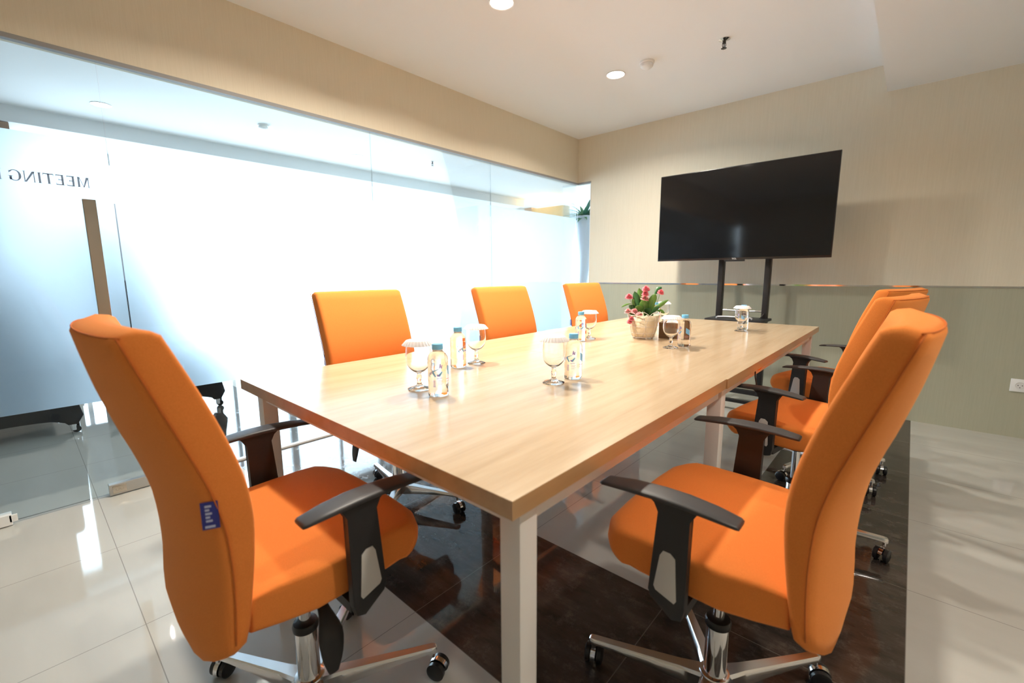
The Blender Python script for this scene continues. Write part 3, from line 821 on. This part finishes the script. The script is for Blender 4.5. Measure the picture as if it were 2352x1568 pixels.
# ------------------------------------------------------------------ television on its stand
TY = 3.43
tv = thing('television', 'large black flat screen television on a wheeled stand at the far wall', 'television', (-.672, TY, 1.55))
bm = bmesh.new(); box(bm, -.640, .640, 0, .022, -.358, .368, bevel=.002); box(bm, -.45, .45, .022, .065, -.30, .12, bevel=.008)
link('television_body', bm, M_tvframe, tv, smooth=True)
bm = bmesh.new(); box(bm, -.634, .634, -.0012, 0.002, -.342, .362)
link('screen', bm, M_tv, tv)['label'] = 'glossy black screen'
bm = bmesh.new(); box(bm, -.075, .075, .001, .02, -.372, -.358, bevel=.001)
link('sensor_bar', bm, M_tvframe, tv)
bm = bmesh.new(); s_ = .0105; x0 = -.018; z0 = -.3555
def bar(a, b, c, d): box(bm, x0 + a, x0 + b, -.002, 0, z0 + c, z0 + d)
bar(0, .011, .0085, s_); bar(.0043, .0067, 0, .0085)
bar(.014, .0163, 0, s_); bar(.0163, .023, .0085, s_); bar(.0163, .023, 0, .002)
bar(.026, .0283, 0, s_); bar(.0283, .035, 0, .002)
link('logo', bm, M_white, tv)['label'] = 'small white maker letters'
st = thing('television_stand', 'black steel trolley holding up the television, chrome crossbar and shelf', 'stand', (-.625, 3.56, 0))
PX = ((-.195, -.155), (.155, .195))
for a, b in PX:
    bm = bmesh.new(); box(bm, a, b, -.030, .030, .075, 1.75, bevel=.003)
    o = link('post', bm, M_stand, st, smooth=True)
bm = bmesh.new(); box(bm, -.3, .3, -.062, -.032, 1.50, 1.56); box(bm, -.3, .3, -.062, -.032, 1.28, 1.34); box(bm, -.26, -.22, -.064, -.055, 1.24, 1.66); box(bm, .22, .26, -.064, -.055, 1.24, 1.66)
link('mount_bracket', bm, M_stand, st)
bm = bmesh.new(); tube(bm, [(-.158, 0, .775), (.158, 0, .775)], .007, 14)
link('crossbar', bm, M_chrome, st, smooth=True)['label'] = 'chrome crossbar'
bm = bmesh.new(); box(bm, -.215, .215, -.24, .06, .700, .720, bevel=.004)
sh = link('shelf', bm, M_stand, st, smooth=True)
bm = bmesh.new(); tube(bm, catmull([(-.13, -.20, .721), (-.12, -.20, .734), (0, -.20, .737), (.12, -.20, .734), (.13, -.20, .721)], 4), .007, 10)
link('shelf_rail', bm, mat('grey_rail', (.42, .44, .48), .35, metal=.6), sh, smooth='all')['label'] = 'grey metal rail on the shelf'
bm = bmesh.new()
for sx in (-.26, .26): box(bm, sx - .022, sx + .022, -.30, .20, .055, .090, bevel=.004)
box(bm, -.26, .26, -.025, .025, .075, .110, bevel=.003); box(bm, -.25, .25, -.28, -.24, .060, .085, bevel=.003)
link('trolley_base', bm, M_stand, st, smooth=True)
for sx in (-.26, .26):
    for sy in (-.28, .18):
        bm = bmesh.new(); rr = []
        for xx, rd in ((-.012, .020), (-.010, .025), (.010, .025), (.012, .020)): rr.append([(sx + xx, sy + rd * math.cos(b), .0255 + rd * math.sin(b)) for b in [2 * PI * q / 24 for q in range(24)]])
        loft(bm, rr); box(bm, sx - .016, sx + .016, sy - .012, sy + .012, .05, .058)
        link('caster', bm, M_wheel, st, smooth=True)
bm = bmesh.new(); tube(bm, catmull([(.175, -.034, .76), (.165, -.045, .74), (.15, -.05, .722)], 5), .004, 8)
link('power_cord', bm, M_black, st, smooth='all')

# cable hanging below the table edge with an orange clip
cb = thing('hanging_cable', 'thin black cable with orange clip hanging under the right table edge', 'cable', (0, 0, 0))
bm = bmesh.new(); tube(bm, catmull([(-.024, 1.475, ZU - .006), (-.020, 1.478, ZU - .02), (-.020, 1.486, ZU - .045), (-.017, 1.50, ZU - .075), (-.015, 1.52, ZU - .10), (-.018, 1.535, ZU - .125)], 6), .0026, 8)
link('cord', bm, M_black, cb, smooth='all')
bm = bmesh.new(); tube(bm, catmull([(-.024, 1.462, ZU - .004), (-.010, 1.475, ZU - .012), (-.006, 1.50, ZU - .008), (-.006, 1.515, ZU - .003)], 5), .0035, 8)
link('clip', bm, M_orangeclip, cb, smooth='all')['label'] = 'orange clip'

# ------------------------------------------------------------------ wall sockets
def socket(label, x0, x1, z0, z1):
    xc, zc = (x0 + x1) / 2, (z0 + z1) / 2
    t = thing('wall_socket', label, 'socket', (xc, YF, zc), 0, 'white power sockets on the far wall')
    w, h = (x1 - x0) / 2, (z1 - z0) / 2
    bm = bmesh.new(); box(bm, -w, w, -.009, 0, -h, h, bevel=.002); link('face_plate', bm, M_white, t, smooth=True)
    bm = bmesh.new(); ring = []
    V = [[bm.verts.new((r_ * math.cos(2 * PI * k / 32), y_, r_ * math.sin(2 * PI * k / 32))) for k in range(32)] for r_, y_ in ((.0235, -.009), (.0235, -.0105), (.0205, -.0105), (.0195, -.0093), (.0005, -.0093))]
    for a, b in zip(V, V[1:]):
        for k in range(32): bm.faces.new((a[k], a[(k + 1) % 32], b[(k + 1) % 32], b[k]))
    link('socket_well', bm, mat('socket_shade', (.72, .71, .70), .4), t, smooth=True)
    for hx, hz in ((-.0095, .001), (.0095, .001), (0, -.013)):
        bm = bmesh.new(); tube(bm, [(hx, -.0098, hz), (hx, -.009, hz)], .0028, 12); link('pin_hole', bm, M_hole, t)
    return t
socket('white power socket low on the far wall at the right edge', .958, 1.045, .308, .392)
socket('white power socket on the far wall beyond the table corner, behind the table leg', -.240, -.153, .308, .392)

# ------------------------------------------------------------------ ceiling fittings
def downlight(label, x, y, z=H, power=LAMP_POWER, r_=.062, color=LAMP_COLOR, m=None, group='round ceiling downlights in the meeting room'):
    t = thing('downlight', label, 'ceiling light', (x, y, z), 0, group)
    bm = bmesh.new(); lathe(bm, [(r_, -.0005), (r_ + .008, -.001), (r_ + .010, -.0045), (r_ + .004, -.006), (r_, -.004)], 48, cap0=False, cap1=False)
    link('trim_ring', bm, M_white, t, smooth=True)
    bm = bmesh.new(); lathe(bm, [(r_, -.0035), (.0005, -.0040)], 48, cap0=False, cap1=True)
    link('diffuser', bm, m or M_lamp, t)
    ld = bpy.data.lights.new('lamp', 'AREA'); ld.shape = 'DISK'; ld.size = r_ * 1.9; ld.energy = power; ld.color = color; ld.spread = R(150)
    lo = bpy.data.objects.new('lamp_glow', ld); COL.objects.link(lo); lo.parent = t; lo.location = (0, 0, -.008)
    return t
downlight('round ceiling downlight at the top edge of the photo', -1.384, 1.473)
downlight('round ceiling downlight beside the smoke detector, nearest the far wall', -1.365, 2.682)
downlight('added ceiling lamp, out of frame above the near table end', -1.39, .60)  # invented lamp, added only to light the near end of the table
downlight('added unseen bulkhead lamp lighting the back of the near right chair', 1.05, .45, HS, LAMP_POWER * .42)  # invented lamp, put here to light the near right chair from behind
downlight('added unseen weak bulkhead lamp right of the middle chairs', 1.05, 2.1, HS, LAMP_POWER * .1)  # invented weak lamp, added for light on the right side
GC = 'round ceiling downlights in the corridor'
downlight('corridor downlight seen through the glass above the lettering', -4.90, .215, H, 10, .062, (1, .95, .9), M_corrlamp, GC)
downlight('corridor downlight seen through the middle of the upper glass', -4.843, 2.55, H, 10, .062, (1, .95, .9), M_corrlamp, GC)
downlight('corridor downlight in front of the tall plant at the far corner', -3.2, 5.6, H, 10, .062, (1, .85, .6), M_corrlamp, GC)
def detector(label, x, y):
    t = thing('smoke_detector', label, 'smoke detector', (x, y, H), 0)
    bm = bmesh.new(); lathe(bm, [(.050, 0), (.050, -.010), (.046, -.014)], 40); link('mounting_base', bm, M_white, t, smooth=True)
    bm = bmesh.new(); lathe(bm, [(.040, -.014), (.043, -.020), (.040, -.034), (.028, -.042), (.012, -.044)], 40, rf=lambda a, z: 1 + (.02 * math.cos(12 * a) if -.036 < z < -.018 else 0)); link('sensor_head', bm, M_white, t, smooth=True)
detector('round white smoke detector beside the farther ceiling downlight', -1.106, 2.652)
detector('round white smoke detector on the corridor ceiling behind the glass', -4.457, 1.343)
def sprinkler(label, x, y):
    t = thing('fire_sprinkler', label, 'sprinkler', (x, y, H), R(30))
    bm = bmesh.new(); lathe(bm, [(.034, 0), (.034, -.003), (.016, -.010), (.012, -.012)], 32); link('escutcheon', bm, M_chrome, t, smooth=True)
    bm = bmesh.new(); lathe(bm, [(.010, -.010), (.010, -.024), (.006, -.028)], 16)
    for s in (-1, 1): tube(bm, [(s * .009, 0, -.022), (s * .010, 0, -.038), (s * .003, 0, -.052)], .0022, 8)
    tube(bm, [(0, 0, -.028), (0, 0, -.052)], .003, 8)
    link('sprinkler_body', bm, mat('dark_bronze', (.06, .055, .05), .35, metal=.7), t, smooth=True)
    bm = bmesh.new(); lathe(bm, [(.004, -.052), (.016, -.053), (.016, -.0545), (.004, -.056)], 24, rf=lambda a, z: 1 + .12 * math.cos(8 * a)); link('deflector', bm, MATS['dark_bronze'], t, smooth=True)
sprinkler('small dark fire sprinkler on the room ceiling near the bulkhead', -.613, 2.697)
sprinkler('small dark fire sprinkler on the corridor ceiling behind the glass', -4.389, 3.358)

# ------------------------------------------------------------------ corridor objects
def armchair(label, x, y, hb=1.05):
    t = thing('lounge_chair', label, 'chair', (x, y, 0), 0, 'black lounge chairs behind the frosted glass')
    # origin at the corner caster nearest the glass; body extends to -x and -y
    w = .66; d = .72
    for xx in (-.01, -d):
        bm = bmesh.new()
        out = [(-w, .06), (-w + .04, .06)]
        for k in range(13):
            a = PI - PI * k / 12; out.append((-w / 2 + (w / 2 - .05) * math.cos(a), .06 + .055 * math.sin(a) ** .6 if 0 < k < 12 else .06))
        out += [(.0, .06), (.035, .12), (.01, .24), (.0, .55), (-w, .55)]
        prism(bm, out, 'x', xx - .05, xx, bevel=.006); link('side_panel', bm, M_couch, t, smooth=True)
    bm = bmesh.new(); box(bm, -d, -.06, -w + .05, -.05, .24, .44, bevel=.03); link('seat', bm, M_couch, t, smooth=True)
    bm = bmesh.new(); box(bm, -d - .12, -d + .02, -w + .02, -.02, .24, hb, bevel=.04); link('backrest', bm, M_couch, t, smooth=True)
    for xx in (-.03, -d + .02):
        for yy in (0, -w + .03):
            bm = bmesh.new(); tube(bm, [(xx - .012, yy - .01, .024), (xx + .012, yy - .01, .024)], .024, 20); tube(bm, [(xx, yy, .03), (xx, yy, .11)], .008, 8)
            c = link('caster', bm, M_wheel, t, smooth=True)
            bm = bmesh.new(); box(bm, xx - .016, xx + .016, yy - .034, yy - .012, .018, .085, bevel=.003); link('caster_hood', bm, M_white, c)
    return t
armchair('black lounge chair on casters behind the glass door, leftmost', -3.86, -.27)
armchair('black lounge chair on casters behind the glass, right of the other', -3.83, .60)
# tall vase with spiky plant in the far corner outside
vs = thing('tall_vase_plant', 'tall white wavy floor vase with spiky green leaves behind the corner glass', 'potted plant', (-2.575, 4.16, 0))
bm = bmesh.new(); pr = catmull([(.11, 0), (.115, .05), (.085, .35), (.055, .75), (.050, 1.0), (.075, 1.3), (.115, 1.55), (.120, 1.70), (.110, 1.755), (.100, 1.75), (.095, 1.65)], 5)
n = 32; rings = []
for r_, z_ in pr:
    off = -.030 * math.sin((z_ - .1) * 3.6)
    rings.append([(r_ * math.cos(2 * PI * k / n) + off, r_ * math.sin(2 * PI * k / n), z_) for k in range(n)])
loft(bm, rings); link('vase', bm, M_vase, vs, smooth='all')
random.seed(11)
for k in range(48):
    a = random.uniform(0, 2 * PI); el = random.uniform(-.05, 1.25); ln = random.uniform(.22, .36)
    bm = bmesh.new(); dx, dy = math.cos(a) * math.cos(el), math.sin(a) * math.cos(el)
    pts = []; n = 7
    for q in range(n + 1):
        t_ = q / n; pts.append(Vector((dx * ln * t_, dy * ln * t_, 1.74 + ln * (math.sin(el) * t_ * 1.15 - .42 * t_ * t_))))
    sd = Vector((-math.sin(a), math.cos(a), 0)); V = []
    for q, p in enumerate(pts):
        w_ = .027 * (1 - (q / n) ** 1.6) + .0006
        V.append((bm.verts.new(p - sd * w_), bm.verts.new(p + sd * w_ + Vector((0, 0, .002)))))
    for u, v in zip(V, V[1:]): bm.faces.new((u[0], u[1], v[1], v[0]))
    solid(link('leaf', bm, M_green2 if k % 2 else mat('blue_green_leaf', (.05, .20, .13), .45), vs, smooth='all'), .001)
# honey-coloured cornice far down the corridor, brown panel at the left end
ct = thing('reception_canopy', 'honey coloured wooden canopy far down the corridor above the frosted film', 'canopy', (-5.1, 6.62, 2.15))
bm = bmesh.new(); box(bm, -.20, .56, -.10, .10, -.02, .20, bevel=.004); link('fascia', bm, M_cornice, ct)
bm = bmesh.new(); box(bm, -.38, -.20, -.12, .12, -.02, .23); link('end_block', bm, M_brown, ct)['label'] = 'brown end block'
bm = bmesh.new(); box(bm, .50, .54, -.06, .06, -2.15, -.02); box(bm, -.36, -.30, -.06, .06, -2.15, -.02); link('post', bm, M_cornice, ct)
ld = bpy.data.lights.new('canopy_lamp', 'AREA'); ld.size = .5; ld.energy = 12; ld.color = (1, .66, .25)
lo = bpy.data.objects.new('cove_lamp', ld); COL.objects.link(lo); lo.parent = ct; lo.location = (.1, 0, .24); lo.rotation_euler = (PI, 0, 0)
cl = thing('wooden_column', 'wide brown wooden column at the left end of the corridor windows', 'column', (-5.62, -1.30, 0))
bm = bmesh.new(); box(bm, -.12, .12, -.90, .97, 0, 2.398, bevel=.004); link('shaft', bm, M_brown, cl)
bm = bmesh.new(); box(bm, -.13, .13, -.91, .98, 0, .08, bevel=.002); link('plinth', bm, M_brown, cl)

mp = thing('light_blocking_board', 'added tall pale grey board blocking window light behind the frosted film', 'partition', (-5.22, .19, 0))  # invented board, added to darken the lower left film and its floor reflection
bm = bmesh.new(); box(bm, -.02, .02, -.38, .38, .30, 1.76, bevel=.006); link('panel', bm, mat('pale_grey_panel', (.42, .46, .52), .6), mp)
for sy in (-1, 1):
    bm = bmesh.new(); box(bm, -.022, .022, sy * .37 - .02, sy * .37 + .02, .06, 1.765, bevel=.004); link('upright', bm, M_brushed, mp)
    bm = bmesh.new(); box(bm, -.22, .22, sy * .37 - .018, sy * .37 + .018, .0, .06, bevel=.004); link('foot', bm, M_black, mp)
